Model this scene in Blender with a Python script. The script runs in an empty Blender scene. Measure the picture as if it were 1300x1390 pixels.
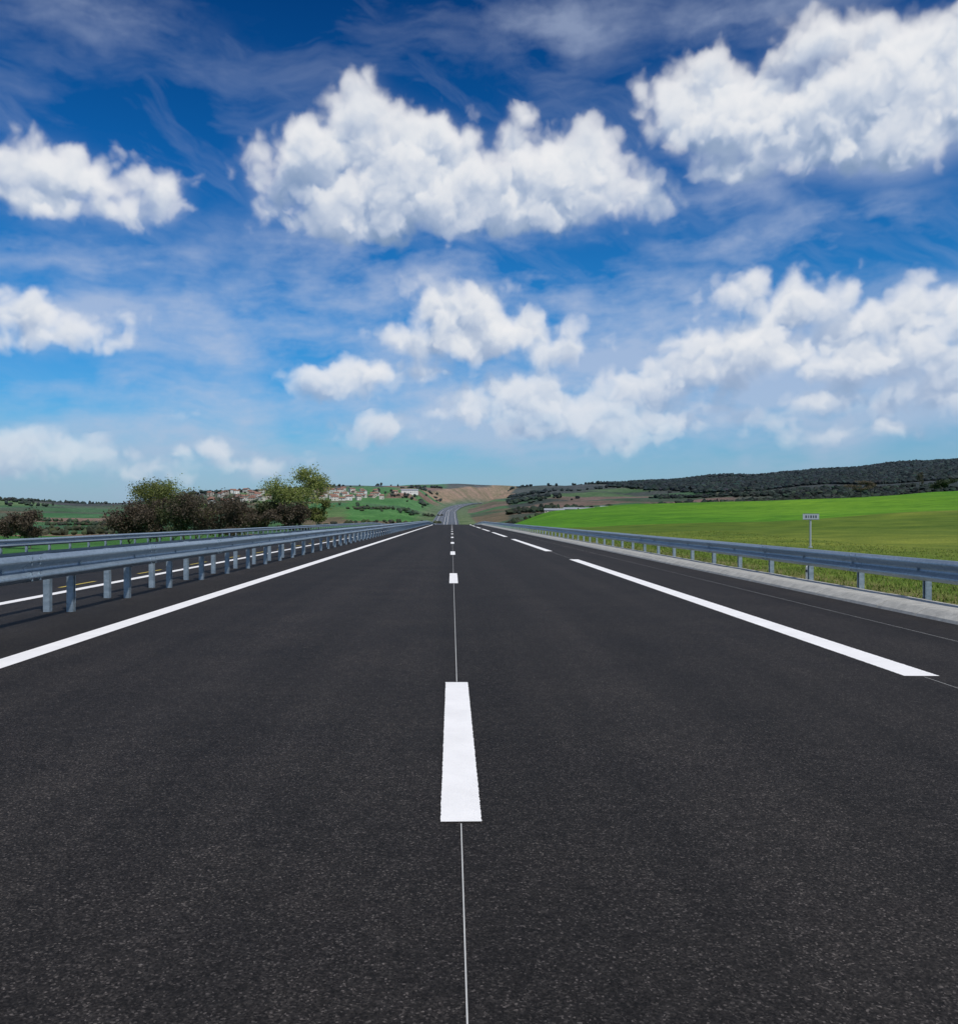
import bpy, math, random
import numpy as np
random.seed(7); rng=np.random.default_rng(7)
scene=bpy.context.scene
scene.view_settings.view_transform='Standard'
scene.view_settings.look='None'
scene.view_settings.exposure=0
EYE=1.23; F=1180.0; VX=613.0; VY=704.0

# ------------------------------------------------------------------ helpers
def new_mat(name):
    m=bpy.data.materials.new(name); m.use_nodes=True
    nt=m.node_tree; b=nt.nodes['Principled BSDF']
    return m,nt,b
def node(nt,t,**kw):
    n=nt.nodes.new(t)
    for k,v in kw.items(): setattr(n,k,v)
    return n
def link(nt,a,b): nt.links.new(a,b)
def ramp(nt,fac,stops,interp='LINEAR'):
    r=nt.nodes.new('ShaderNodeValToRGB'); r.color_ramp.interpolation=interp
    e=r.color_ramp.elements
    while len(e)>1: e.remove(e[-1])
    e[0].position=stops[0][0]; e[0].color=(*stops[0][1],1)
    for p,c in stops[1:]:
        x=e.new(p); x.color=(*c,1)
    if fac is not None: link(nt,fac,r.inputs[0])
    return r
def mesh_obj(name,verts,faces,mat=None,cols=None,smooth=False,parent=None,mats=None,midx=None):
    me=bpy.data.meshes.new(name)
    me.from_pydata([tuple(v) for v in verts] if not isinstance(verts,np.ndarray) else verts.tolist(),[],
                   faces if not isinstance(faces,np.ndarray) else faces.tolist())
    if mats:
        for m in mats: me.materials.append(m)
        if midx is not None: me.polygons.foreach_set('material_index',np.array(midx,dtype=np.int32))
    elif mat: me.materials.append(mat)
    if cols is not None:
        a=me.color_attributes.new(name='Col',type='FLOAT_COLOR',domain='POINT')
        c=np.ones((len(me.vertices),4),dtype=np.float32); c[:,:3]=cols
        a.data.foreach_set('color',c.ravel())
    if smooth: me.polygons.foreach_set('use_smooth',np.ones(len(me.polygons),dtype=bool))
    me.update()
    o=bpy.data.objects.new(name,me); scene.collection.objects.link(o)
    if parent: o.parent=parent
    return o
class Acc:
    def __init__(s): s.v=[];s.f=[];s.m=[]
    def add(s,vs,fs,mi=0):
        n=len(s.v); s.v+= [tuple(p) for p in vs]; s.f+=[tuple(i+n for i in f) for f in fs]; s.m+=[mi]*len(fs)
    def box(s,c,d,mi=0):
        x,y,z=c; a,b,h=d[0]/2,d[1]/2,d[2]/2
        vs=[(x+i*a,y+j*b,z+k*h) for i in(-1,1) for j in(-1,1) for k in(-1,1)]
        s.add(vs,[(0,1,3,2),(4,6,7,5),(0,4,5,1),(2,3,7,6),(0,2,6,4),(1,5,7,3)],mi)
    def obj(s,name,mats,**kw): return mesh_obj(name,s.v,s.f,mats=mats,midx=s.m,**kw)

# ------------------------------------------------------------------ road alignment
def catmull(x,y,q):
    x=np.array(x,float);y=np.array(y,float);m=np.gradient(y,x)
    q=np.clip(q,x[0],x[-1]); i=np.clip(np.searchsorted(x,q)-1,0,len(x)-2)
    h=x[i+1]-x[i]; t=(q-x[i])/h
    return (2*t**3-3*t**2+1)*y[i]+(t**3-2*t**2+t)*h*m[i]+(-2*t**3+3*t**2)*y[i+1]+(t**3-t**2)*h*m[i+1]
ROWS=np.concatenate([np.arange(-80,3,4.0),3*1.0125**np.arange(0,552)])
ROWS=np.concatenate([ROWS,ROWS[-1]*1.06**np.arange(1,26)])
ZR=catmull([-80,0,100,180,300,450,650,850,1100,1350,1600,1750,1950,2300],[0,0,0,0,-2,-6,-5,0,8,18,28,32,30,20],ROWS)
XR=catmull([-80,0,600,1000,1200,1400,1650,1800,1950,2300],[0,0,0,0,1,12,44,72,110,210],ROWS)
ZR[ROWS<170]=0; XR[ROWS<900]=0
zc=lambda Y:np.interp(Y,ROWS,ZR)
xc=lambda Y:np.interp(Y,ROWS,XR)
def cross(lat):   # opposite carriageway falls away to the left
    lat=np.asarray(lat,float)
    return np.where(lat<-5.6,(lat+5.6)*0.025,0.0)

# ------------------------------------------------------------------ terrain
PX=np.array([-900,0,160,300,450,560,620,680,760,870,1000,1150,1300,2200],float)
TT=(PX-VX)/F
TY=np.array([-100,50,150,350,550,800,1100,1400,1800,2200,3000,13000],float)
TZ=np.array([
[-4,-4,-4,-4,-4,-3,-1,-.6,-.6,-.6,-.6,-.6,-.6,-.6],
[-4,-4,-4,-4,-3.5,-3,-1,-.6,-.6,-.6,-.5,-.4,-.3,0],
[-5,-5,-5,-5,-5,-4,-2,-.8,.3,.8,1.2,2,2.8,5],
[-6,-6,-6,-6,-6,-5,-3,1.5,4.5,6.8,8,9.8,12,18],
[-8,-8,-8,-8,-8,-7,-6,-3,0,2,4,6,8,10],
[-5,-5,-5,-5,-2,-2,-1,2,6,10,14,18,20,20],
[8,10,8,18,20,16,8,14,22,26,34,42,48,60],
[30,33,28,42,48,44,20,30,48,55,62,70,78,90],
[42,40,30,52,64,66,60,60,70,78,90,102,118,136],
[35,30,25,45,60,80,88,84,78,84,92,105,118,130],
[30]*14,[0]*14],float)
def fieldz(X,Y):
    t=np.clip(X/np.maximum(Y,50),TT[0],TT[-1])
    i=np.clip(np.searchsorted(TY,Y)-1,0,len(TY)-2); fy=np.clip((Y-TY[i])/(TY[i+1]-TY[i]),0,1)
    j=np.clip(np.searchsorted(TT,t)-1,0,len(TT)-2); fx=np.clip((t-TT[j])/(TT[j+1]-TT[j]),0,1)
    fy2=0.6*fy+0.4*fy*fy*(3-2*fy); fx=0.5*fx+0.5*fx*fx*(3-2*fx)
    z=(TZ[i,j]*(1-fx)+TZ[i,j+1]*fx)*(1-fy2)+(TZ[i+1,j]*(1-fx)+TZ[i+1,j+1]*fx)*fy2
    far=np.clip((Y-500)/900,0,1)
    z=z+far*(2.0*np.sin(X/61+Y/97)+1.4*np.sin(X/29-Y/41+1)+3*np.sin(X/170+2))
    z=z+0.10*np.sin(X/5.1+Y/9)*np.clip(np.abs(X)/30,0,1)+0.35*np.sin(X/23+Y/31)*np.clip((Y-60)/100,0,1)*np.clip((700-Y)/200,0,1)
    return z
def sm(t): t=np.clip(t,0,1); return t*t*(3-2*t)
def terrz(X,Y):
    X=np.asarray(X,float);Y=np.asarray(Y,float)
    lat=X-xc(Y)
    d=np.maximum(np.maximum(lat-7.3,-18.6-lat),0)
    W=np.interp(Y,[0,150,600,1500,2000],[10,24,50,60,70])
    core=zc(Y)+cross(np.clip(lat,-18.5,0))-np.interp(Y,[0,120,700],[0.05,0.1,0.8])
    core=core-np.where((lat>-18)&(lat<6.2),0.25,0)
    w=sm(d/W); w=np.where(Y>2050,np.maximum(w,sm((Y-2050)/150)),w)
    return core*(1-w)+fieldz(X,Y)*w
cpos=np.array([6.6,7.3,8,9,10,11.5,13,15,17,20,23,26,30,34])
cpos=np.concatenate([cpos,34+ (np.arange(1,160)/159.)**1.15*900])
cneg=-np.array([5.5,12,17.9,18.6,19.5,21,23,25,28,31,35,40])
cneg=np.concatenate([cneg,-(40+(np.arange(1,150)/149.)**1.15*900)])
C=np.concatenate([cneg[::-1],[0],cpos])
K=np.sign(C)*1.6*(np.abs(C)/940)**1.6*np.where(np.abs(C)<34,0,1)
Yg,Cg=np.meshgrid(ROWS,C,indexing='ij'); Kg=np.broadcast_to(K,Yg.shape)
Xg=xc(Yg)+Cg+Kg*np.maximum(Yg,0)*1.0
Zg=terrz(Xg,Yg)
V=np.stack([Xg.ravel(),Yg.ravel(),Zg.ravel()],1)
nr,nc=Yg.shape
ii,jj=np.meshgrid(np.arange(nr-1),np.arange(nc-1),indexing='ij')
a=(ii*nc+jj).ravel(); FC=np.stack([a,a+1,a+nc+1,a+nc],1)
def hash2(a,b): 
    v=np.sin(a*127.1+b*311.7)*43758.5453; return v-np.floor(v)
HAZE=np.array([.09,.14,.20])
def aerial(col,Y):  # distance haze painted into the base colours of terrain and tree masses
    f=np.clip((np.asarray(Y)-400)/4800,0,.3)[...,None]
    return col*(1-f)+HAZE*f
def terr_col(X,Y,Z):
    n=len(X); col=np.zeros((n,3)); px=VX+F*X/np.maximum(Y,40); lat=X-xc(Y)
    wob=14*np.sin(X/37)+8*np.sin(X/13+1)
    a=X*0.94+Y*0.34; b=-X*0.34+Y*0.94
    h=hash2(np.floor(a/130),np.floor((b+wob)/75))
    pal=np.array([[.045,.125,.03],[.035,.10,.035],[.07,.15,.03],[.11,.10,.045],[.05,.085,.03],[.04,.14,.03],[.15,.12,.07]])
    col[:]=pal[np.minimum((h*7).astype(int),6)]
    R=lat>0
    m=R&(Y<700); t=(.5+.5*np.sin(X/34+Y/55+2*np.sin(Y/80)))[m][:,None]
    col[m]=np.array([.058,.195,.010])*(1-t)+np.array([.086,.225,.012])*t
    m=R&(Y<(118+wob*.9)); t=(.5+.5*np.sin(X/9+Y/17+2*np.sin(X/13)))[m][:,None]
    col[m]=np.array([.075,.140,.014])*(1-t)+np.array([.110,.170,.022])*t
    g=R&(Y>=365)&(Y<700); col[g]=[.04,.09,.03]
    m=R&(Y>=700)&(px>690); col[m]=np.array([.045,.060,.030])*(.7+.7*h[m][:,None])
    m=R&(Y>=850)&(Y<1350)&(px>690)&(px<1000)&(h>.3); col[m]=pal[((h[m]*37)%7).astype(int)]*0.8
    dk=np.clip((px-950)/200,0,1)[:,None]*(R&(Y>=620))[:,None]*.7
    col=col*(1-dk)+np.array([.018,.026,.018])*dk
    m=(~R)&(Y<500)&(h<.8); col[m]=np.array([.04,.13,.025])
    m=(~R)&(Y>1350); col[m]=np.array([.055,.065,.035])*(0.7+.8*h[m][:,None])
    m=(~R)&(Y>800)&(px>470)&(px<605)&(h>.25); col[m]=[.05,.17,.025]
    m=(~R)&(Y>1150)&(px>525)&(px<600)&(h<.35); col[m]=[.17,.12,.06]
    e=((lat>-34)&(lat<22)); m=e&(Y>500); col[m]=[.09,.15,.05]
    z0=zc(Y); m=(lat>-80)&(lat<75)&(Y>1480)&(Y<2300)&(Z>z0+3); col[m]=[.25,.20,.09]
    m=(lat>6)&(lat<8.2)&(Y<500); col[m]=[.14,.15,.05]
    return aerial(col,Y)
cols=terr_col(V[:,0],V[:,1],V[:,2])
gm,nt,b=new_mat('grass_ground')
at=node(nt,'ShaderNodeAttribute',attribute_name='Col')
tc=node(nt,'ShaderNodeNewGeometry')
def noise(nt,vec,scale,detail=4,rough=.55,dist=0):
    n=node(nt,'ShaderNodeTexNoise'); n.inputs['Scale'].default_value=scale;n.inputs['Detail'].default_value=detail
    n.inputs['Roughness'].default_value=rough;n.inputs['Distortion'].default_value=dist
    if vec is not None: link(nt,vec,n.inputs['Vector'])
    return n
def mul(nt,a,b):
    m=node(nt,'ShaderNodeMix',data_type='RGBA',blend_type='MULTIPLY'); m.inputs[0].default_value=1
    link(nt,a,m.inputs[6]); link(nt,b,m.inputs[7]); return m.outputs[2]
def mixc(nt,f,a,b):
    m=node(nt,'ShaderNodeMix',data_type='RGBA')
    if hasattr(f,'links'): link(nt,f,m.inputs[0])
    else: m.inputs[0].default_value=f
    for s,v in((6,a),(7,b)):
        if hasattr(v,'links'): link(nt,v,m.inputs[s])
        else: m.inputs[s].default_value=(*v,1)
    return m.outputs[2]
n1=noise(nt,tc.outputs['Position'],9,4,.7); r1=ramp(nt,n1.outputs['Fac'],[(.3,(.45,.5,.4)),(.7,(1.6,1.45,1.5))])
n2=noise(nt,tc.outputs['Position'],.22,5,.6); r2=ramp(nt,n2.outputs['Fac'],[(.3,(.62,.70,.7)),(.7,(1.5,1.28,1.4))])
n3=noise(nt,tc.outputs['Position'],.02,4,.6); r3=ramp(nt,n3.outputs['Fac'],[(.35,(.74,.82,.8)),(.65,(1.3,1.15,1.3))])
c=mul(nt,mul(nt,mul(nt,at.outputs['Color'],r1.outputs[0]),r2.outputs[0]),r3.outputs[0])
link(nt,c,b.inputs['Base Color']); b.inputs['Roughness'].default_value=1; b.inputs['Specular IOR Level'].default_value=.1
bp=node(nt,'ShaderNodeBump'); bp.inputs['Strength'].default_value=.6; bp.inputs['Distance'].default_value=.08
link(nt,n1.outputs['Fac'],bp.inputs['Height']); link(nt,bp.outputs[0],b.inputs['Normal'])
mesh_obj('ground_terrain',V,FC,gm,cols,smooth=True)

# ------------------------------------------------------------------ ribbon builder
def ribbon(lats,Y0,Y1,zs,ysel=None):
    ys=np.unique(np.concatenate([[Y0,Y1],ROWS[(ROWS>Y0)&(ROWS<Y1)]])) if ysel is None else ysel
    L=np.array(lats,float); Zs=np.array(zs,float)
    fs=[];n=len(L)
    X=xc(ys)[:,None]+L[None,:]; Z=zc(ys)[:,None]+cross(L)[None,:]+Zs[None,:]+np.where(Zs[None,:]>0,1,0)*np.maximum(ys-100,0)[:,None]*3e-5
    Yb=np.broadcast_to(ys[:,None],X.shape)
    vs=np.stack([X.ravel(),Yb.ravel(),Z.ravel()],1)
    for i in range(len(ys)-1):
        for j in range(n-1):
            a=i*n+j; fs.append((a,a+1,a+n+1,a+n))
    return vs,fs

# asphalt
am,nt,b=new_mat('asphalt')
g=node(nt,'ShaderNodeNewGeometry'); P=g.outputs['Position']
vs_=node(nt,'ShaderNodeTexVoronoi'); vs_.inputs['Scale'].default_value=165; link(nt,P,vs_.inputs['Vector'])
sg=node(nt,'ShaderNodeSeparateColor'); link(nt,vs_.outputs['Color'],sg.inputs[0])
ra=ramp(nt,sg.outputs[0],[(0,(.0075,.007,.0066)),(.6,(.0185,.017,.0162)),(.88,(.030,.0275,.0257)),(.95,(.050,.046,.043)),(1,(.088,.08,.075))])
na=noise(nt,P,60,3,.7); rna=ramp(nt,na.outputs['Fac'],[(.3,(.55,.55,.55)),(.7,(1.45,1.45,1.45))])
mp=node(nt,'ShaderNodeMapping'); mp.inputs['Scale'].default_value=(1.3,.02,1); link(nt,P,mp.inputs[0])
nb=noise(nt,mp.outputs[0],1.0,5,.6); rb=ramp(nt,nb.outputs['Fac'],[(.3,(.72,.72,.72)),(.7,(1.36,1.33,1.30))])
nc_=noise(nt,P,.9,4,.65); rc=ramp(nt,nc_.outputs['Fac'],[(.3,(.80,.80,.82)),(.7,(1.22,1.19,1.16))])
nd=noise(nt,P,12,4,.75); rd=ramp(nt,nd.outputs['Fac'],[(.3,(.68,.68,.68)),(.7,(1.32,1.32,1.32))])
c=mul(nt,mul(nt,mul(nt,mul(nt,ra.outputs[0],rna.outputs[0]),rb.outputs[0]),rc.outputs[0]),rd.outputs[0])
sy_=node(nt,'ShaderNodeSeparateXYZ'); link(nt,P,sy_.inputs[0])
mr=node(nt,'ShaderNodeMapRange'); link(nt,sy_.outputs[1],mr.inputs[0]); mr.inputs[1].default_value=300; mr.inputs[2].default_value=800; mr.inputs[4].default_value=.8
c=mixc(nt,mr.outputs[0],c,(.12,.14,.17))  # far road paler: grazing sheen painted into the base colour
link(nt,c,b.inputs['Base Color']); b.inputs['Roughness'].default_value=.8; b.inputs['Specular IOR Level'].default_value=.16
bp=node(nt,'ShaderNodeBump'); bp.inputs['Strength'].default_value=.7; bp.inputs['Distance'].default_value=.004
link(nt,na.outputs['Fac'],bp.inputs['Height']); link(nt,bp.outputs[0],b.inputs['Normal'])
lats=[-17.9,-14,-10,-5.6,-4,0,4,5.86]
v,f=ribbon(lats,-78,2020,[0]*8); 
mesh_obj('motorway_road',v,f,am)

# paint
def paint(name,col,wear=.5):
    m,nt,b=new_mat(name); g=node(nt,'ShaderNodeNewGeometry')
    n=noise(nt,g.outputs['Position'],120,3,.7)
    r=ramp(nt,n.outputs['Fac'],[(.20,tuple(x*wear for x in col)),(.38,col)])
    n2=noise(nt,g.outputs['Position'],3,5,.6); r2=ramp(nt,n2.outputs['Fac'],[(.3,(.90,.90,.90)),(.6,(1,1,1))])
    link(nt,mul(nt,r.outputs[0],r2.outputs[0]),b.inputs['Base Color']); b.inputs['Roughness'].default_value=.7
    return m
wp=paint('white_road_paint',(.84,.83,.81)); 
thin=paint('thin_guide_line_paint',(.5,.5,.48),.12)
yp=paint('yellow_road_paint',(.55,.42,.06),.4)
A=Acc()
def strip(a,b_,y0,y1,dz=.004,mi=0,acc=A,rag=0.0):
    if rag>0 and y0<30:
        ys=np.arange(y0,y1,.012); ys=np.append(ys,y1)
        n=len(ys); j=lambda:rng.normal(0,rag,n)
        L=np.stack([a+j(),b_+j()],1); vs=[]
        for i in range(n):
            yy=ys[i]
            e0=rng.normal(0,rag) if i in(0,n-1) else 0; e1=rng.normal(0,rag) if i in(0,n-1) else 0
            vs+= [(L[i,0],yy+e0,dz),(L[i,1],yy+e1,dz)]
        acc.add(vs,[(2*i,2*i+1,2*i+3,2*i+2) for i in range(n-1)],mi)
        return
    v,f=ribbon([a,b_],y0,y1,[dz,dz]); acc.add(v,f,mi)
CX=0.038
k=0
while 3.52+13*k<1500:
    y=3.52+13*k; strip(CX-.083,CX+.083,y,y+3,rag=.0013 if k<2 else 0); k+=1
strip(CX-.083,CX+.083,-22.5,-19.5); strip(CX-.083,CX+.083,-9.5,-6.5)
yy=6.78
strip(3.52,3.80,-20,.28)
while yy<1500:
    strip(3.53,3.80,yy,yy+19.4,rag=.002 if yy<8 else 0); yy+=26
strip(-3.94,-3.69,-70,1990)
strip(-6.75,-6.52,-70,1990); 
yy=-30
while yy<1500: strip(-10.35,-10.2,yy,yy+3); yy+=13
strip(-14.15,-13.93,-70,1990)
A.obj('road_markings',[wp])
B=Acc()
strip(CX-.0022,CX+.0022,-9,3.5,.003,0,B); 
for k in range(8):
    y=3.52+13*k; strip(CX-.003,CX+.003,y+3.02,y+12.98,.003,0,B)
strip(3.66,3.665,.3,6.75,.003,0,B); strip(3.66,3.666,26.3,32.6,.003,0,B)
strip(5.05,5.056,-20,120,.003,0,B)
B.obj('thin_guide_line',[thin])
B=Acc(); yy=12
while yy<70: strip(-7.25,-7.17,yy,yy+1.6,.004,0,B); yy+=4
B.obj('yellow_setting_out_marks',[yp])

# kerb
km,nt,b=new_mat('kerb_concrete'); g=node(nt,'ShaderNodeNewGeometry')
n=noise(nt,g.outputs['Position'],6,8,.65); r=ramp(nt,n.outputs['Fac'],[(.3,(.27,.27,.25)),(.7,(.48,.47,.43))])
n2=noise(nt,g.outputs['Position'],90,2,.6); r2=ramp(nt,n2.outputs['Fac'],[(.3,(.8,.8,.8)),(.7,(1.1,1.1,1.1))])
link(nt,mul(nt,r.outputs[0],r2.outputs[0]),b.inputs['Base Color']); b.inputs['Roughness'].default_value=.9
kv=Acc(); y=-20.0
while y<260:
    L=1.0 if y<60 else 10
    ys=np.array([y+.008,y+L-.008]); jz=rng.normal(0,.003)
    lat=[5.84,5.875,6.0,6.05,6.56,6.60,6.60]; zz=[-.02,.035,.10,.112,.112,.10,-.2]
    v,f=ribbon(lat,0,0,[q+jz for q in zz],ysel=ys); 
    n=len(lat); f=list(f)+[tuple(range(n))[::-1],tuple(range(n,2*n))]
    kv.add(v,f); y+=L
kv.obj('kerb',[km])

# ------------------------------------------------------------------ guardrails
sm_,nt,b=new_mat('galvanised_steel'); g=node(nt,'ShaderNodeNewGeometry')
vo=node(nt,'ShaderNodeTexVoronoi'); vo.inputs['Scale'].default_value=28; link(nt,g.outputs['Position'],vo.inputs['Vector'])
rs=ramp(nt,vo.outputs['Color'],[(0,(.30,.37,.42)),(1,(.42,.50,.56))])
mp=node(nt,'ShaderNodeMapping'); mp.inputs['Scale'].default_value=(1,.25,6); link(nt,g.outputs['Position'],mp.inputs[0])
ns=noise(nt,mp.outputs[0],1.5,6,.65); r2=ramp(nt,ns.outputs['Fac'],[(.3,(.68,.72,.76)),(.7,(1.1,1.1,1.1))])
link(nt,mul(nt,rs.outputs[0],r2.outputs[0]),b.inputs['Base Color'])
b.inputs['Metallic'].default_value=.6
rr=node(nt,'ShaderNodeMapRange'); rr.inputs[3].default_value=.34; rr.inputs[4].default_value=.55; link(nt,ns.outputs['Fac'],rr.inputs[0]); link(nt,rr.outputs[0],b.inputs['Roughness'])
WP=[(0.012,0),(.03,.004),(.042,.015),(.080,.048),(.083,.062),(.080,.078),(.030,.118),(.012,.134),(.004,.155),(.012,.176),(.030,.192),(.080,.232),(.083,.248),(.080,.262),(.042,.295),(.03,.306),(.012,.31)]
def guardrail(name,beams,posts,y0,y1,py0,step=2.0):
    A=Acc()
    ys=np.unique(np.concatenate([np.arange(y0,min(y1,160),4.0),ROWS[(ROWS>=160)&(ROWS<=y1)]]))
    for lat,s,zb in beams:
        jit=rng.normal(0,.004,len(ys)); jz=rng.normal(0,.004,len(ys))
        n=len(WP); vs=[]
        for i,Y in enumerate(ys):
            X0=float(xc(Y))+lat; Z0=float(zc(Y))+float(cross(lat))+zb
            for d,h in WP: vs.append((X0+s*d+jit[i],Y,Z0+h+jz[i]))
        fs=[(i*n+j,i*n+j+1,(i+1)*n+j+1,(i+1)*n+j) for i in range(len(ys)-1) for j in range(n-1)]
        A.add(vs,fs)
        for i,Y in enumerate(ys[:-1]):
            if Y>110: break
            vs=[];
            for t in(0,.32):
                fr=t/4
                jx=jit[i]*(1-fr)+jit[i+1]*fr; jz_=jz[i]*(1-fr)+jz[i+1]*fr
                for d,h in WP: vs.append((lat+s*(d+.005)+jx,Y+t,float(cross(lat))+zb+h*1.012-.002+jz_))
            vs+= [(x-s*.006,y_,z) for (x,y_,z) in vs[:n]]
            A.add(vs,[(j,j+1,n+j+1,n+j) for j in range(n-1)]+[(j,j+1,2*n+j+1,2*n+j) for j in range(n-1)])
            if Y<45:
                for by in(.06,.26):
                    for bh,bd in((.03,.062),(.098,.058),(.212,.058),(.28,.062)):
                        A.box((lat+s*(bd+.012)+jit[i],Y+by,float(cross(lat))+zb+bh),(.018,.026,.026))
    Y=py0
    while Y<min(y1,420):
        for lat,bl in posts:
            s=1 if bl>lat else -1
            X0=float(xc(Y))+lat; zt=[q for q in beams if abs(q[0]-bl)<.3][0][2]
            Zr=float(zc(Y))+float(cross(lat)); top=Zr+zt+.285; bot=Zr-.45
            w=.042; dth=.085; th=.006
            h=(top-bot); zc_=(top+bot)/2
            A.box((X0-s*(dth/2-th/2),Y,zc_),(th,2*w,h))
            A.box((X0,Y-w+th/2,zc_),(dth-2*th-.002,th,h)); A.box((X0,Y+w-th/2,zc_),(dth-2*th-.002,th,h))
            A.box((X0+s*(dth/2-th/2),Y-.030,zc_),(th,.020,h)); A.box((X0+s*(dth/2-th/2),Y+.030,zc_),(th,.020,h))
            gap=abs(bl-lat)-dth/2
            A.box((X0+s*(dth/2+gap/2+.003),Y,Zr+zt+.155),(max(gap-.006,.01),.07,.2))
            if Y<60: A.box((X0+s*(dth/2+gap+.022),Y,Zr+zt+.155),(.02,.035,.035))
        Y+=step
    return A.obj(name,[sm_])
guardrail('guardrail',[(6.60,-1,.36)],[(6.72,6.60)],-18,1950,-17.7)
guardrail('guardrail',[(-4.93,1,.49),(-5.44,-1,.49)],[(-5.03,-4.93),(-5.34,-5.44)],-18,1950,-16.5)
guardrail('guardrail',[(-16.9,1,.42)],[(-17.1,-16.9)],-18,1950,-17)

# ------------------------------------------------------------------ sign + delineator
pm,nt,b=new_mat('sign_panel_grey'); b.inputs['Base Color'].default_value=(.30,.34,.38,1); b.inputs['Roughness'].default_value=.45
pd,nt,b=new_mat('sign_legend_dark'); b.inputs['Base Color'].default_value=(.03,.04,.06,1)
pw,nt,b=new_mat('white_plastic'); b.inputs['Base Color'].default_value=(.75,.76,.76,1); b.inputs['Roughness'].default_value=.5
sx,sy=20.4,49.5; gz=float(terrz(sx,sy))
S=Acc()
def cyl(A,x,y,z0,z1,r0,r1,n=12,mi=0):
    vs=[(x+r*math.cos(2*math.pi*i/n),y+r*math.sin(2*math.pi*i/n),z) for z,r in((z0,r0),(z1,r1)) for i in range(n)]
    A.add(vs,[(i,(i+1)%n,n+(i+1)%n,n+i) for i in range(n)]+[tuple(range(n,2*n)),tuple(range(n))[::-1]],mi)
top=1.5
cyl(S,sx,sy,gz-.3,top-.02,.055,.055)
S.box((sx,sy-.07,top-.16),(.92,.03,.36)); 
S.box((sx,sy-.0885,top+.005),(.90,.006,.02),1); S.box((sx,sy-.0885,top-.325),(.90,.006,.02),1)
for i,w in enumerate([.09,.05,.09,.07,.09]):
    S.box((sx-.28+i*.14,sy-.0885,top-.16),(w,.006,.15),1)
S.box((sx,sy-.05,top-.09),(.5,.012,.04)); S.box((sx,sy-.05,top-.24),(.5,.012,.04))
cyl(S,sx,sy,gz-.05,gz+.06,.14,.12)
S.obj('road_sign',[pm,pd])
D=Acc(); 
for (x,y) in ((7.25,17.7),):
    g0=float(terrz(x,y)); cyl(D,x,y,g0-.1,g0+.30,.055,.05); cyl(D,x,y,g0+.30,g0+.35,.05,.02); cyl(D,x,y,g0+.2,g0+.25,.056,.056,mi=1)
D.obj('delineator_post',[pw,pd])

# ------------------------------------------------------------------ grass tufts on verge
def blades(name,N,latr,yr,h0,h1,cola,colb,mat):
    Y=yr[0]*(yr[1]/yr[0])**rng.random(N); lat=latr[0]+(latr[1]-latr[0])*rng.random(N)**1.3
    X=lat
    keep=(np.sin(X*3.1+Y*1.7)+np.sin(X*1.3-Y*2.9)+rng.normal(0,1,N))>-.8
    X,Y=X[keep],Y[keep]; Z=terrz(X,Y)-.01; n=len(X)
    m=5; X=np.repeat(X,m)+rng.normal(0,.05,n*m); Y=np.repeat(Y,m)+rng.normal(0,.05,n*m); Z=np.repeat(Z,m); n*=m
    h=h0+(h1-h0)*rng.random(n)**3; an=rng.random(n)*6.283; w=.005+.004*rng.random(n)+Y*.00018
    lx=rng.normal(0,.5,n)*h; ly=rng.normal(0,.5,n)*h
    v=np.zeros((n,3,3)); v[:,0]=np.stack([X-w*np.cos(an),Y-w*np.sin(an),Z],1); v[:,1]=np.stack([X+w*np.cos(an),Y+w*np.sin(an),Z],1)
    v[:,2]=np.stack([X+lx,Y+ly,Z+h],1)
    t=rng.random((n,1)); c=np.array(cola)[None]*(1-t)+np.array(colb)[None]*t
    c=c*(0.6+.8*rng.random((n,1)))
    mesh_obj(name,v.reshape(-1,3),np.arange(3*n).reshape(-1,3),mat,np.repeat(c,3,0))
bm,nt,b=new_mat('foliage'); at=node(nt,'ShaderNodeAttribute',attribute_name='Col'); link(nt,at.outputs['Color'],b.inputs['Base Color'])
b.inputs['Roughness'].default_value=.8; b.inputs['Specular IOR Level'].default_value=.15
blades('verge_grass',36000,(6.65,26),(8.5,85),.02,.13,(.07,.15,.012),(.19,.20,.06),bm)
# ------------------------------------------------------------------ trees
bark,nt,b=new_mat('bark'); g=node(nt,'ShaderNodeNewGeometry'); n=noise(nt,g.outputs['Position'],5,5,.6)
r=ramp(nt,n.outputs['Fac'],[(.3,(.045,.035,.027)),(.7,(.13,.105,.08))]); link(nt,r.outputs[0],b.inputs['Base Color']); b.inputs['Roughness'].default_value=.95
lm,nt,b=new_mat('tree_leaves'); at=node(nt,'ShaderNodeAttribute',attribute_name='Col')
tr=node(nt,'ShaderNodeBsdfTranslucent'); mx=node(nt,'ShaderNodeMixShader'); mx.inputs[0].default_value=.35
link(nt,at.outputs['Color'],b.inputs['Base Color']); link(nt,at.outputs['Color'],tr.inputs[0]); b.inputs['Roughness'].default_value=.7
link(nt,b.outputs[0],mx.inputs[1]); link(nt,tr.outputs[0],mx.inputs[2]); link(nt,mx.outputs[0],nt.nodes['Material Output'].inputs[0])
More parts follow.
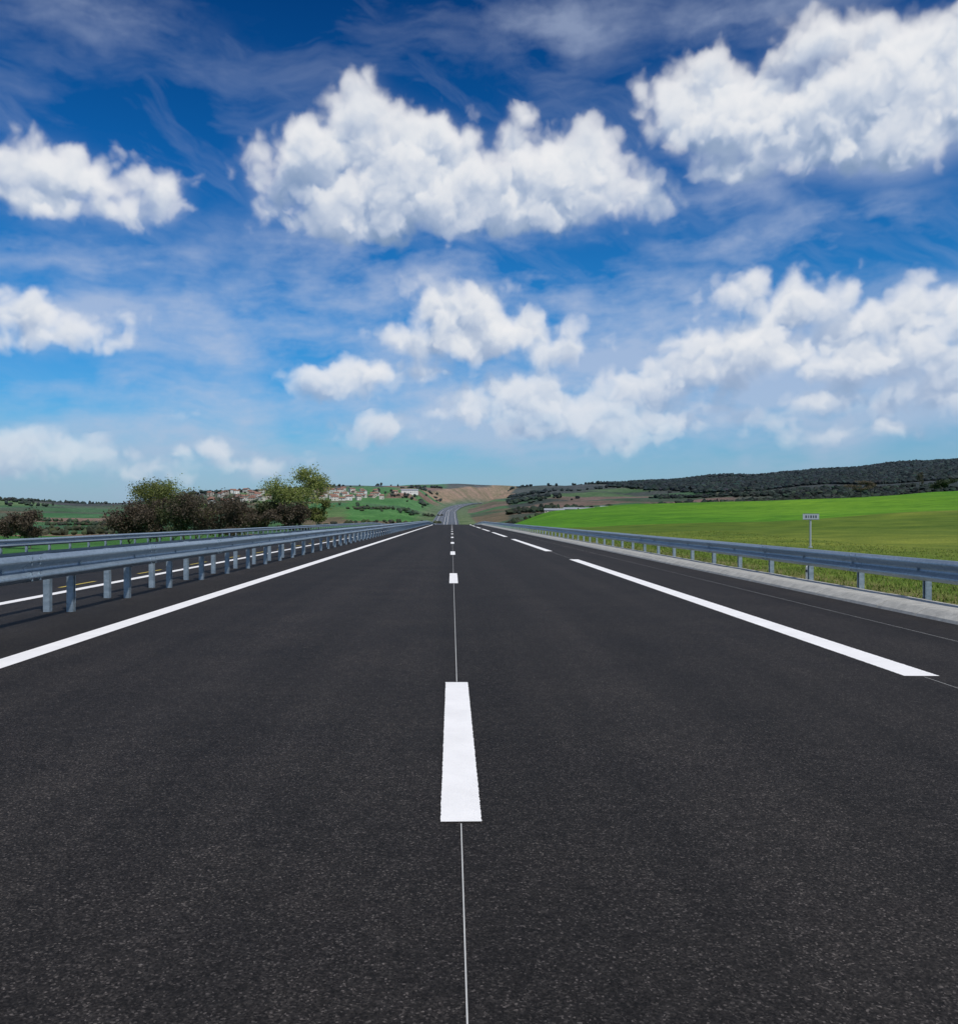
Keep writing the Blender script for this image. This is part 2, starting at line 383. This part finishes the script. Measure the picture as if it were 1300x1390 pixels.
def tree(x,y,H,Wd,ca,cb,nleaf,seed,leaf=.2,trunkfrac=.2,name='deciduous_tree',up=.6,spread=.3):
    R=random.Random(seed); g0=float(terrz(x,y))-.15
    A=Acc(); tips=[]
    def seg(p,q,r0,r1):
        p=np.array(p);q=np.array(q);d=q-p;l=np.linalg.norm(d)+1e-6;d/=l
        u=np.cross(d,[0,0,1]) if abs(d[2])<.9 else np.cross(d,[1,0,0]); u/=np.linalg.norm(u); w=np.cross(d,u)
        n=5; vs=[pp+r*(math.cos(2*math.pi*i/n)*u+math.sin(2*math.pi*i/n)*w) for pp,r in((p,r0),(q,r1)) for i in range(n)]
        A.add(vs,[(i,(i+1)%n,n+(i+1)%n,n+i) for i in range(n)])
    def grow(p,d,L,r,lev):
        ns=3; q=p
        for s in range(ns):
            d=d+np.array([R.gauss(0,.13),R.gauss(0,.13),R.gauss(0,.07)+.04*up]); d/=np.linalg.norm(d)
            q2=q+d*L/ns; seg(q,q2,r*(1-.18*s),r*(1-.18*(s+1))); q=q2
            if lev>=2: tips.append(q)
            if lev<4 and s>0 or (lev==0 and s>=0):
                for _ in range(2 if lev<3 else 1):
                    a=R.random()*6.283; sp=Wd/H*1.6
                    nd=d*.6+np.array([math.cos(a)*sp,math.sin(a)*sp,up*R.random()]); nd/=np.linalg.norm(nd)
                    grow(q,nd,L*R.uniform(.5,.72),max(r*.5,.014),lev+1)
        tips.append(q)
    base=np.array([0,0,0.]); tl=H*trunkfrac; seg(base,base+[0,0,tl],H*.018,H*.014)
    grow(base+[0,0,tl],np.array([R.gauss(0,.05),R.gauss(0,.05),1.]),H*.42,H*.013,0)
    V=np.array(A.v); top=V[:,2].max(); wx=np.percentile(np.abs(V[:,0]),95)*2
    sc=np.array([Wd/wx,Wd/wx,H/top])
    tr_=mesh_obj('trunk_and_limbs',V*sc,A.f,bark)
    T=np.array(tips)*sc
    rg=np.random.default_rng(seed)
    e=bpy.data.objects.new(name,None); scene.collection.objects.link(e); e.location=(x,y,g0); tr_.parent=e
    if nleaf:
        idx=rg.integers(0,len(T),nleaf); 
        dens=rg.random(len(T)); idx=idx[dens[idx]>.2]
        Pn=T[idx]+rg.normal(0,1,(len(idx),3))*spread*H/12; Pn[:,2]=np.maximum(Pn[:,2],.1); n=len(Pn)
        a1=rg.normal(0,1,(n,3)); a1/=np.linalg.norm(a1,axis=1)[:,None]; a2=np.cross(a1,rg.normal(0,1,(n,3))); a2/=np.linalg.norm(a2,axis=1)[:,None]
        s=leaf*(.5+rg.random((n,1)))*.5
        v=np.stack([Pn-a1*s,Pn+a2*s*.6,Pn+a1*s,Pn-a2*s*.6],1)
        t=rg.random((n,1)); c=np.array(ca)*(1-t)+np.array(cb)*t; c*=(.6+.7*dens[idx][:,None])
        lo=mesh_obj('leaves',v.reshape(-1,3),np.arange(4*n).reshape(-1,4),lm,np.repeat(c,4,0)); lo.parent=e
def ptree(px,pytop,wpx,Y,ca,cb,nleaf,seed,**kw):
    X=(px-VX)/F*Y; g0=float(terrz(X,Y)); H=EYE+(VY-pytop)/F*Y-g0; tree(X,Y,H,wpx/F*Y,ca,cb,nleaf,seed,**kw)
PG=((.15,.20,.04),(.27,.30,.09)); BR=((.055,.042,.028),(.10,.078,.05)); DG=((.035,.048,.018),(.07,.08,.026)); YG=((.09,.12,.025),(.17,.19,.05))
ptree(400,634,72,150,*PG,13000,42,leaf=.28,spread=.45,up=1.2)
ptree(213,653,52,155,*YG,11000,12,leaf=.30,spread=.5)
ptree(250,652,56,160,*PG,10000,13,leaf=.28,spread=.48)
ptree(178,680,42,150,*BR,8000,14,leaf=.34,trunkfrac=.06,spread=.6)
ptree(205,678,44,147,*BR,7000,31,leaf=.32,trunkfrac=.06,spread=.6)
ptree(232,672,50,145,*DG,9000,24,leaf=.32,trunkfrac=.06,spread=.6)
ptree(298,666,64,150,*BR,6500,15,leaf=.28,trunkfrac=.08,spread=.5)
ptree(268,668,50,146,*BR,7000,16,leaf=.30,trunkfrac=.06,spread=.6)
ptree(327,678,54,148,*BR,7000,17,leaf=.30,trunkfrac=.06,spread=.6)
ptree(357,680,50,150,*DG,10000,18,leaf=.34,trunkfrac=.06,spread=.6)
ptree(387,684,48,146,*BR,8000,25,leaf=.32,trunkfrac=.06,spread=.6)
ptree(42,693,48,170,*BR,10000,19,leaf=.36,trunkfrac=.06,spread=.7)
ptree(6,701,30,175,*BR,5000,20,leaf=.36,trunkfrac=.06,spread=.7)
ptree(432,678,38,152,*YG,5000,26,leaf=.3,trunkfrac=.1,spread=.5)
ptree(1168,653,36,345,(.10,.085,.06),(.15,.12,.08),4000,21,leaf=.45,trunkfrac=.15)
ptree(1246,640,12,350,(.05,.05,.04),(.08,.08,.05),900,22,leaf=.4,trunkfrac=.15)
ptree(1276,651,28,355,(.03,.05,.02),(.05,.07,.03),5000,23,leaf=.6,trunkfrac=.06,spread=.7)

# distant tree masses
t_=(1+5**.5)/2
ICO=np.array([(-1,t_,0),(1,t_,0),(-1,-t_,0),(1,-t_,0),(0,-1,t_),(0,1,t_),(0,-1,-t_),(0,1,-t_),(t_,0,-1),(t_,0,1),(-t_,0,-1),(-t_,0,1)])/math.hypot(1,t_)
ICF=np.array([(0,11,5),(0,5,1),(0,1,7),(0,7,10),(0,10,11),(1,5,9),(5,11,4),(11,10,2),(10,7,6),(7,1,8),(3,9,4),(3,4,2),(3,2,6),(3,6,8),(3,8,9),(4,9,5),(2,4,11),(6,2,10),(8,6,7),(9,8,1)])
def mass(name,X,Y,r,hh,col,var=.5):
    n=len(X); Z=terrz(X,Y); r=r*(.6+.8*rng.random(n)); h=hh*(.55+.8*rng.random(n))
    v=ICO[None]*(1+rng.normal(0,.24,(n,12,1)))
    v=v*np.stack([r,r,h/2],1)[:,None,:]+np.stack([X,Y,Z+h*.42],1)[:,None,:]
    f=(ICF[None]+12*np.arange(n)[:,None,None]).reshape(-1,3)
    c=np.array(col)[None]*(1-var/2+var*2*rng.random((n,1))**2)*(1+rng.normal(0,.12,(n,3)))
    c=np.repeat(np.clip(c,0,1),12,0)*(.7+.6*rng.random((n*12,1)))
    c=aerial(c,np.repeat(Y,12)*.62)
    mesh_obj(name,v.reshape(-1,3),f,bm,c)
def scatter(n,px0,px1,Y0,Y1,thr=0,sc=60):
    Y=Y0+(Y1-Y0)*rng.random(n); px=px0+(px1-px0)*rng.random(n); X=(px-VX)/F*Y
    t=thr(px) if callable(thr) else thr
    k=(np.sin(X/sc+1)+np.sin(Y/sc*1.3+X/sc*.7)+rng.normal(0,.4,n))>t
    lat=X-xc(Y); k&=(lat>25)|(lat<-40)
    return X[k],Y[k]
X,Y=scatter(26000,690,1420,1180,1980,lambda p:np.interp(p,[690,800,900,1040,1150],[1.3,.6,.0,-1.2,-2.2])); mass('forest_hill',X,Y,3.4,5.2,(.016,.023,.019),.7)
X,Y=scatter(3000,880,1420,650,1100,-.2); mass('distant_forest',X,Y,3,4.5,(.018,.026,.018),.8)
X,Y=scatter(900,690,900,800,1250,1.0); mass('distant_trees',X,Y,3,5,(.025,.036,.02))
X,Y=scatter(3000,-150,600,1250,1900,.6); mass('distant_trees',X,Y,3,5.5,(.028,.036,.024))
X,Y=scatter(700,270,600,850,1250,.7); mass('distant_trees',X,Y,2.6,4.5,(.035,.055,.028))
hx=[];hy=[]
for (pa,pb,Ya,Yb,n) in [(-60,170,520,640,120),(-40,300,420,460,60),(60,330,760,820,130),(-60,120,900,880,90),(100,420,610,600,90),(430,600,700,760,50),(470,600,960,1010,70),(690,800,420,520,60),(760,880,700,640,60)]:
    t=rng.random(n); p=pa+(pb-pa)*t; yy=Ya+(Yb-Ya)*t+rng.normal(0,4,n); hx+=list((p-VX)/F*yy); hy+=list(yy)
mass('hedgerow',np.array(hx),np.array(hy),1.9,3.2,(.035,.045,.024))

# ------------------------------------------------------------------ village
wallm=[]
for i,cw in enumerate([(.66,.62,.56),(.76,.75,.72),(.50,.44,.37)]):
    m,nt,b=new_mat('plaster_wall'); g=node(nt,'ShaderNodeNewGeometry'); n=noise(nt,g.outputs['Position'],1.2,4,.6)
    r=ramp(nt,n.outputs['Fac'],[(.3,tuple(q*.8 for q in cw)),(.7,cw)]); link(nt,r.outputs[0],b.inputs['Base Color']); wallm.append(m)
roofm,nt,b=new_mat('clay_roof_tiles'); g=node(nt,'ShaderNodeNewGeometry'); n=noise(nt,g.outputs['Position'],.8,5,.6)
r=ramp(nt,n.outputs['Fac'],[(.3,(.16,.075,.05)),(.7,(.32,.17,.12))]); link(nt,r.outputs[0],b.inputs['Base Color'])
winm,nt,b=new_mat('window_glass'); b.inputs['Base Color'].default_value=(.03,.035,.04,1); b.inputs['Roughness'].default_value=.2
greyroof,nt,b=new_mat('sheet_metal_roof'); b.inputs['Base Color'].default_value=(.25,.27,.30,1); b.inputs['Roughness'].default_value=.6
def house(name,x,y,L,W,h,rh,rot,wm,rm,storeys=2):
    A=Acc(); a,b_=L/2,W/2
    A.add([(-a,-b_,-3),(a,-b_,-3),(a,b_,-3),(-a,b_,-3),(-a,-b_,h),(a,-b_,h),(a,b_,h),(-a,b_,h),(-a,0,h+rh),(a,0,h+rh)],
          [(0,1,5,4),(2,3,7,6),(1,2,6,9,5),(3,0,4,8,7)],0)
    o=.5; k=rh/b_; t=.18
    A.add([(-a-o,-b_-o,h-o*k+t),(a+o,-b_-o,h-o*k+t),(a+o,0,h+rh+t),(-a-o,0,h+rh+t),(a+o,b_+o,h-o*k+t),(-a-o,b_+o,h-o*k+t),
           (-a-o,-b_-o,h-o*k),(a+o,-b_-o,h-o*k),(a+o,b_+o,h-o*k),(-a-o,b_+o,h-o*k)],[(0,1,2,3),(3,2,4,5),(6,7,1,0),(8,9,5,4)],1)
    for s in range(storeys):
        n=max(2,int(L/3))
        for i in range(n):
            xx=-a+L*(i+.5)/n; zz=1.5+s*2.6
            if s==0 and i==n//2:
                A.box((xx,-b_-.01,1.05),(1.1,.06,2.1),2); continue
            A.box((xx,-b_-.01,zz),(.9,.06,1.1),2); A.box((xx,b_+.01,zz),(.9,.06,1.1),2)
        for yy in(-W/4,W/4): A.box((a+.01,yy,1.5+s*2.6),(.06,.9,1.1),2); A.box((-a-.01,yy,1.5+s*2.6),(.06,.9,1.1),2)
    A.box((L*.2,W*.15,h+rh*.9),(.7,.7,1.6),0)
    o_=A.obj(name,[wm,rm,winm]); o_.location=(x,y,float(terrz(x,y))+.3); o_.rotation_euler=(0,0,rot)
def vill(n,p0,p1,Y0,Y1,sd):
    R=random.Random(sd); pts=[]
    tries=0
    while len(pts)<n and tries<5000:
        tries+=1
        yy=R.uniform(Y0,Y1); x=(R.uniform(p0,p1)-VX)/F*yy
        if all(math.hypot(x-q[0],yy-q[1])>12 for q in pts): pts.append((x,yy))
    for x,yy in pts:
        st=R.choice([1,2,2]); house('village_house',x,yy,R.uniform(6,10),R.uniform(5,7),2.8 if st==1 else 5.0,R.uniform(1.1,1.6),R.uniform(-.7,.7),R.choice(wallm),roofm,st)
vill(30,285,368,1120,1330,1); vill(26,432,494,1150,1330,2); vill(8,375,436,1180,1330,3); vill(6,500,545,1220,1330,4)
house('long_farm_building',(556-VX)/F*1330,1330,26,9,4.5,1.6,.05,wallm[1],greyroof)
for p,yy,L in((752,800,18),(775,830,14),(800,790,20),(828,820,18),(850,800,15)): house('farm_building',(p-VX)/F*yy,yy,L,8,2.8,1.5,random.uniform(-.2,.2),wallm[2],greyroof,1)

# ------------------------------------------------------------------ sun + camera
SAZ=math.radians(150); SEL=math.radians(53)
sd=np.array([math.sin(SAZ)*math.cos(SEL),math.cos(SAZ)*math.cos(SEL),math.sin(SEL)])
from mathutils import Vector
L=bpy.data.lights.new('sun','SUN'); L.energy=3.6; L.angle=math.radians(.5); L.color=(1,.95,.88)
lo=bpy.data.objects.new('sun',L); scene.collection.objects.link(lo); lo.rotation_euler=Vector(sd).to_track_quat('Z','Y').to_euler()
cam=bpy.data.cameras.new('camera'); co=bpy.data.objects.new('camera',cam); scene.collection.objects.link(co); scene.camera=co
co.location=(0,0,EYE); co.rotation_euler=(math.radians(90),0,0)
cam.sensor_fit='VERTICAL'; cam.sensor_height=36; cam.lens=F/1390*36; cam.clip_end=20000; cam.clip_start=.05
cam.shift_x=37/1390; cam.shift_y=9/1390

# ------------------------------------------------------------------ clouds: computed volume slab, lit by the sun, stored by azimuth / elevation
AZ0,AZ1,EL0,EL1=-.62,.62,-.02,.62
NX,NY,NZ=1280,660,28
GS=NX/(AZ1-AZ0)
crng=np.random.default_rng(33)
def P2(px,py):
    az=math.atan((px-VX)/F); el=math.atan((VY-py)/math.hypot(F,px-VX)); return az,el
def lat_interp(A,n,cell,axis):      # cubic B-spline between lattice values
    q=np.arange(n)/cell; i=q.astype(int); f=(q-i)
    w=[(1-f)**3/6,(3*f**3-6*f**2+4)/6,(-3*f**3+3*f**2+3*f+1)/6,f**3/6]
    sh=[1,1,1]; sh[axis]=n; out=None
    for k in range(4):
        t=np.take(A,i+k,axis)*w[k].astype(np.float32).reshape(sh); out=t if out is None else out+t
    return out
def noise3(cell,cz):
    A=(crng.random((int(NZ/cz)+5,int(NY/cell)+5,int(NX/cell)+5)).astype(np.float32)*2-1)
    A=lat_interp(A,NZ,cz,0); A=lat_interp(A,NY,cell,1); A=lat_interp(A,NX,cell,2); return A*(.33/float(A[::4,::8,::8].std()))
CUM=[
(502,150,34,30),(470,180,50,34),(440,205,66,40),(405,228,34,20),(540,205,88,52),(600,195,55,38),(590,262,180,44),(705,225,52,40),(765,240,90,52),(825,272,72,38),(700,285,180,34),(480,303,80,22),
(930,140,56,38),(985,165,95,46),(1090,165,120,52),(1200,130,120,64),(1105,62,56,30),(1250,70,90,50),(1150,205,130,34),(1310,115,80,72),(1030,228,70,18),
(30,232,90,36),(115,250,76,28),(212,262,38,26),(60,276,110,20),
(35,432,85,34),(105,445,52,28),(40,458,100,20),
(618,428,66,36),(560,460,48,22),(690,456,88,30),(745,472,52,20),(630,462,90,26),
(1020,405,58,28),(1100,420,82,36),(1185,440,88,36),(1265,408,66,32),(1330,430,80,50),(1200,490,130,38),(1270,530,90,36),(1020,475,105,36),(950,510,80,36),(1010,562,58,24),(1120,548,80,22),
(640,552,54,28),(700,542,55,26),(750,565,76,32),(822,574,66,30),(875,532,70,34),(900,572,66,22),(1180,585,70,14),
(460,520,52,16),(540,508,58,15),(515,585,42,15),
(20,618,70,26),(80,622,50,18),(130,620,50,16),(205,638,60,16),(290,614,58,16),(330,634,60,13),(250,566,13,9)]
fld=np.full((NZ,NY,NX),-3.0,np.float32); zz=(np.arange(NZ)-NZ/2+.5).astype(np.float32)*5.0
for px,py,rx,ry in CUM:
    a0,e0=P2(px,py); cth=math.cos(a0)**1.5
    cx=(a0-AZ0)*GS; cy=(e0-EL0)*GS; rx=rx/F*GS*cth; ry=ry/F*GS*cth; rz=min((rx+ry)/2,65)
    m=1.9
    x0,x1=int(max(0,cx-rx*m)),int(min(NX,cx+rx*m)); y0,y1=int(max(0,cy-ry*m)),int(min(NY,cy+ry*m))
    if x1<=x0 or y1<=y0: continue
    X=((np.arange(x0,x1)-cx)/rx)[None,None,:]; Yv=(np.arange(y0,y1)-cy)/ry; Yv=np.where(Yv<0,Yv*1.1,Yv)[None,:,None]; Zv=(zz/rz)[:,None,None]
    w=min(1.6,max(.35,math.sqrt(rx*ry)/40))
    d=((1-np.sqrt(X*X+Yv*Yv+Zv*Zv))*w).astype(np.float32)
    s=fld[:,y0:y1,x0:x1]; k=.2
    h=np.clip(.5+.5*(s-d)/k,0,1); s[...]=d*(1-h)+s*h+k*h*(1-h)
# broad undulation, rounded billows (creases inward), then fine wisps
for cell,cz,amp,bil in [(60,12,.36,0),(30,6,.48,1),(16,4,.38,1),(8.5,2.4,.22,1),(4.5,1.6,.13,1),(2.4,1.2,.07,0)]:
    n=noise3(cell,cz)
    if bil: n=np.abs(n)*2.2-.52
    fld+=amp*n
den=np.clip(fld*.90,0,1); den*=(3-2*den)*den**.35; den=np.clip(den,0,1).astype(np.float32); del fld,n
T=np.zeros_like(den[:,0,:]); lit=np.zeros_like(den)
for j in range(NY-1,-1,-1):
    T=.45*T+.42*np.roll(T,-1,axis=1)+.13*np.roll(T,1,axis=1)
    Tz=np.empty_like(T); Tz[1:]=.86*T[1:]+.14*T[:-1]; Tz[0]=.86*T[0]; T=Tz
    T=T*.997+den[:,j,:]
    lit[:,j,:]=.44*np.exp(-.12*T)+.56*np.exp(-.036*T)
tr_=np.ones((NY,NX),np.float32); Lc=np.zeros((NY,NX),np.float32)
for k in range(NZ):
    a=1-np.exp(-.32*den[k]); Lc+=tr_*a*lit[k]; tr_*=1-a
mask=1-tr_; Lc=Lc/np.maximum(mask,1e-3); del den,lit
def vn(x,y,sd):
    t=np.random.default_rng(sd).random((256,256)).astype(np.float32)
    xi=np.floor(x).astype(int); yi=np.floor(y).astype(int); fx=x-xi; fy=y-yi
    fx=fx**3*(fx*(fx*6-15)+10); fy=fy**3*(fy*(fy*6-15)+10)
    g=lambda a,b:t[a%256,b%256]
    return (g(xi,yi)*(1-fx)+g(xi+1,yi)*fx)*(1-fy)+(g(xi,yi+1)*(1-fx)+g(xi+1,yi+1)*fx)*fy
def fbm(x,y,sd,o=7,p=.55):
    s=0;a=1;t=0
    for i in range(o):
        c_,s_=math.cos(i*1.1),math.sin(i*1.1)
        X=(x*c_-y*s_)*2**i+i*17.3+900; Y=(x*s_+y*c_)*2**i+i*9.1+900
        s=s+a*vn(X,Y,sd+i); t+=a; a*=p
    return s/t
gx,gy=np.meshgrid(np.arange(NX),np.arange(NY)); AZ=AZ0+gx/GS; EL=EL0+gy/GS
ux=AZ*F; uy=EL*F
wa=(fbm(ux/34,uy/34,300,5,.6)-.5)*18; wb=(fbm(ux/34+9,uy/34+5,310,5,.6)-.5)*18
def samp(A,x,y):
    x=np.clip(x,0,NX-1.01); y=np.clip(y,0,NY-1.01); xi=x.astype(int); yi=y.astype(int); fx=x-xi; fy=y-yi
    return (A[yi,xi]*(1-fx)+A[yi,xi+1]*fx)*(1-fy)+(A[yi+1,xi]*(1-fx)+A[yi+1,xi+1]*fx)*fy
prem=samp(Lc*mask,gx+wa,gy+wb); mask=samp(mask,gx+wa,gy+wb); Lc=prem/np.maximum(mask,1e-3)
def blur(A,r,it=2):
    for _ in range(it):
        for ax in(0,1):
            P_=np.pad(A,[(r+1,r) if q==ax else (0,0) for q in(0,1)],mode='edge'); cs=np.cumsum(P_,axis=ax,dtype=np.float64)
            A=(np.take(cs,range(2*r+1,cs.shape[ax]),ax)-np.take(cs,range(0,cs.shape[ax]-2*r-1),ax))/(2*r+1)
    return A
w1=fbm(ux/150,uy/150,100,4)-.5; w2=fbm(ux/150+40,uy/150,110,4)-.5
def rot(a): c,s=math.cos(a),math.sin(a); return ux*c+uy*s,-ux*s+uy*c
a1,b1=rot(.05)
def fbs(x,y,sd,o=7,p=.55):      # streak noise keeps its direction in every octave
    s=0;a=1;t=0
    for i in range(o):
        s=s+a*vn(x*2**i+i*17.3+900,y*2**i+i*9.1+900,sd+i); t+=a; a*=p
    return s/t
st=fbs((a1+w1*60)/190,(b1+w2*40)/40,120,7,.60)
a2,b2=rot(-.5); ci=fbs((a2+w1*70)/230,(b2+w2*50)/50,140,7,.62)
pf=fbm(ux/100,uy/65,160,7,.60)
SOFT=[(300,440,300,65,1),(120,340,260,40,.7),(600,400,420,55,1.0),(1080,320,200,34,.8),(900,430,260,70,1.0),(510,385,80,40,1.2),(650,560,800,70,1.0),(1080,510,450,110,1.3),(250,610,300,50,1.1),(760,40,160,50,.5),(1000,20,200,40,.5),(100,30,160,40,.4),(600,340,300,34,.7),(470,330,170,40,1.0),(380,620,200,60,.9),(980,270,120,40,.6),(560,500,200,50,1.0)]
W=np.zeros((NY,NX)); wx_=AZ+w1*.10; wy_=EL+w2*.07
for px,py,rx,ry,a in SOFT:
    a0,e0=P2(px,py); W=np.maximum(W,a*np.exp(-(((wx_-a0)*F/rx)**2+((wy_-e0)*F/ry)**2)))
veil=np.clip((st*.5+pf*.5-.49+.26*W)*3.0,0,1)*np.clip(W*1.4,0,1)
veil=np.maximum(veil,np.clip((ci-.52)*2.4,0,1)*.34)
veil=np.maximum(veil,np.clip((st-.52)*2.2,0,1)*.33)
# thin torn vapour around the cumulus
skirt=blur(np.roll(mask,-8,axis=0),14)
veil=np.maximum(veil,np.clip(skirt*1.3,0,1)*np.clip((pf*.5+st*.5-.30)*3.0,0,1)*.8)
soft=blur(mask,3); mask=.6*mask+.4*soft*np.clip(.6+pf*.8,0,1)
img=np.ones((NY,NX,4),np.float32); img[...,0]=np.clip(Lc,0,1); img[...,1]=np.clip(mask,0,1); img[...,2]=np.clip(veil,0,1)
im=bpy.data.images.new('cloud_field',NX,NY,alpha=False,float_buffer=False); im.colorspace_settings.name='Non-Color'
im.pixels.foreach_set(img.ravel()); im.update(); im.pack()

# ------------------------------------------------------------------ world
w=bpy.data.worlds.new('World'); scene.world=w; w.use_nodes=True; nt=w.node_tree; nt.nodes.clear()
def M(nt,op,a,b=None,c=None,clamp=False):
    n=nt.nodes.new('ShaderNodeMath'); n.operation=op; n.use_clamp=clamp
    for i,v in enumerate((a,b,c)):
        if v is None: continue
        if hasattr(v,'links'): link(nt,v,n.inputs[i])
        else: n.inputs[i].default_value=v
    return n.outputs[0]
def SS(nt,x,a,b):
    n=nt.nodes.new('ShaderNodeMapRange'); n.interpolation_type='SMOOTHSTEP'; link(nt,x,n.inputs[0]); n.inputs[1].default_value=a; n.inputs[2].default_value=b
    return n.outputs[0]
tcn=nt.nodes.new('ShaderNodeTexCoord'); sp=nt.nodes.new('ShaderNodeSeparateXYZ'); link(nt,tcn.outputs['Generated'],sp.inputs[0])
az=M(nt,'ARCTAN2',sp.outputs[0],sp.outputs[1]); el=M(nt,'ARCSINE',sp.outputs[2])
cb=nt.nodes.new('ShaderNodeCombineXYZ')
link(nt,M(nt,'MULTIPLY_ADD',az,1/(AZ1-AZ0),-AZ0/(AZ1-AZ0)),cb.inputs[0]); link(nt,M(nt,'MULTIPLY_ADD',el,1/(EL1-EL0),-EL0/(EL1-EL0)),cb.inputs[1])
it=nt.nodes.new('ShaderNodeTexImage'); it.image=im; it.extension='MIRROR'; it.interpolation='Cubic'; link(nt,cb.outputs[0],it.inputs[0])
sc3=nt.nodes.new('ShaderNodeSeparateColor'); link(nt,it.outputs[0],sc3.inputs[0])
lit_,mask_,veil_=sc3.outputs[0],sc3.outputs[1],sc3.outputs[2]
cc=ramp(nt,lit_,[(.06,(.25,.36,.54)),(.22,(.40,.50,.68)),(.40,(.63,.70,.82)),(.60,(.84,.87,.92)),(.80,(.95,.955,.975))])
sky=nt.nodes.new('ShaderNodeTexSky'); sky.sky_type='NISHITA'; sky.sun_disc=False; sky.sun_elevation=SEL; sky.sun_rotation=SAZ; sky.air_density=1.0; sky.dust_density=.6; sky.ozone_density=2.5
tint=ramp(nt,M(nt,'MULTIPLY',el,1.6,clamp=True),[(0,(.62,.84,1.02)),(.12,(.36,.78,1.06)),(.35,(.12,.68,1.12)),(.6,(.035,.47,.94)),(.9,(.010,.25,.60))])
base=mul(nt,sky.outputs[0],tint.outputs[0])
S=9.0
c1=mixc(nt,M(nt,'MULTIPLY',veil_,.70),base,(.53*S,.62*S,.80*S))
haze=SS(nt,el,.14,-.01)
c1=mixc(nt,M(nt,'MULTIPLY',haze,.72),c1,(.31*S,.46*S,.65*S))
hz2=M(nt,'SUBTRACT',1.0,M(nt,'MULTIPLY',SS(nt,el,.22,0.0),.55))
sc=nt.nodes.new('ShaderNodeVectorMath'); sc.operation='SCALE'; link(nt,cc.outputs[0],sc.inputs[0]); sc.inputs['Scale'].default_value=S
c2=mixc(nt,M(nt,'MULTIPLY',mask_,hz2),c1,sc.outputs[0])
bg=nt.nodes.new('ShaderNodeBackground'); bg.inputs['Strength'].default_value=.1; link(nt,c2,bg.inputs[0])
wo=nt.nodes.new('ShaderNodeOutputWorld'); link(nt,bg.outputs[0],wo.inputs[0])
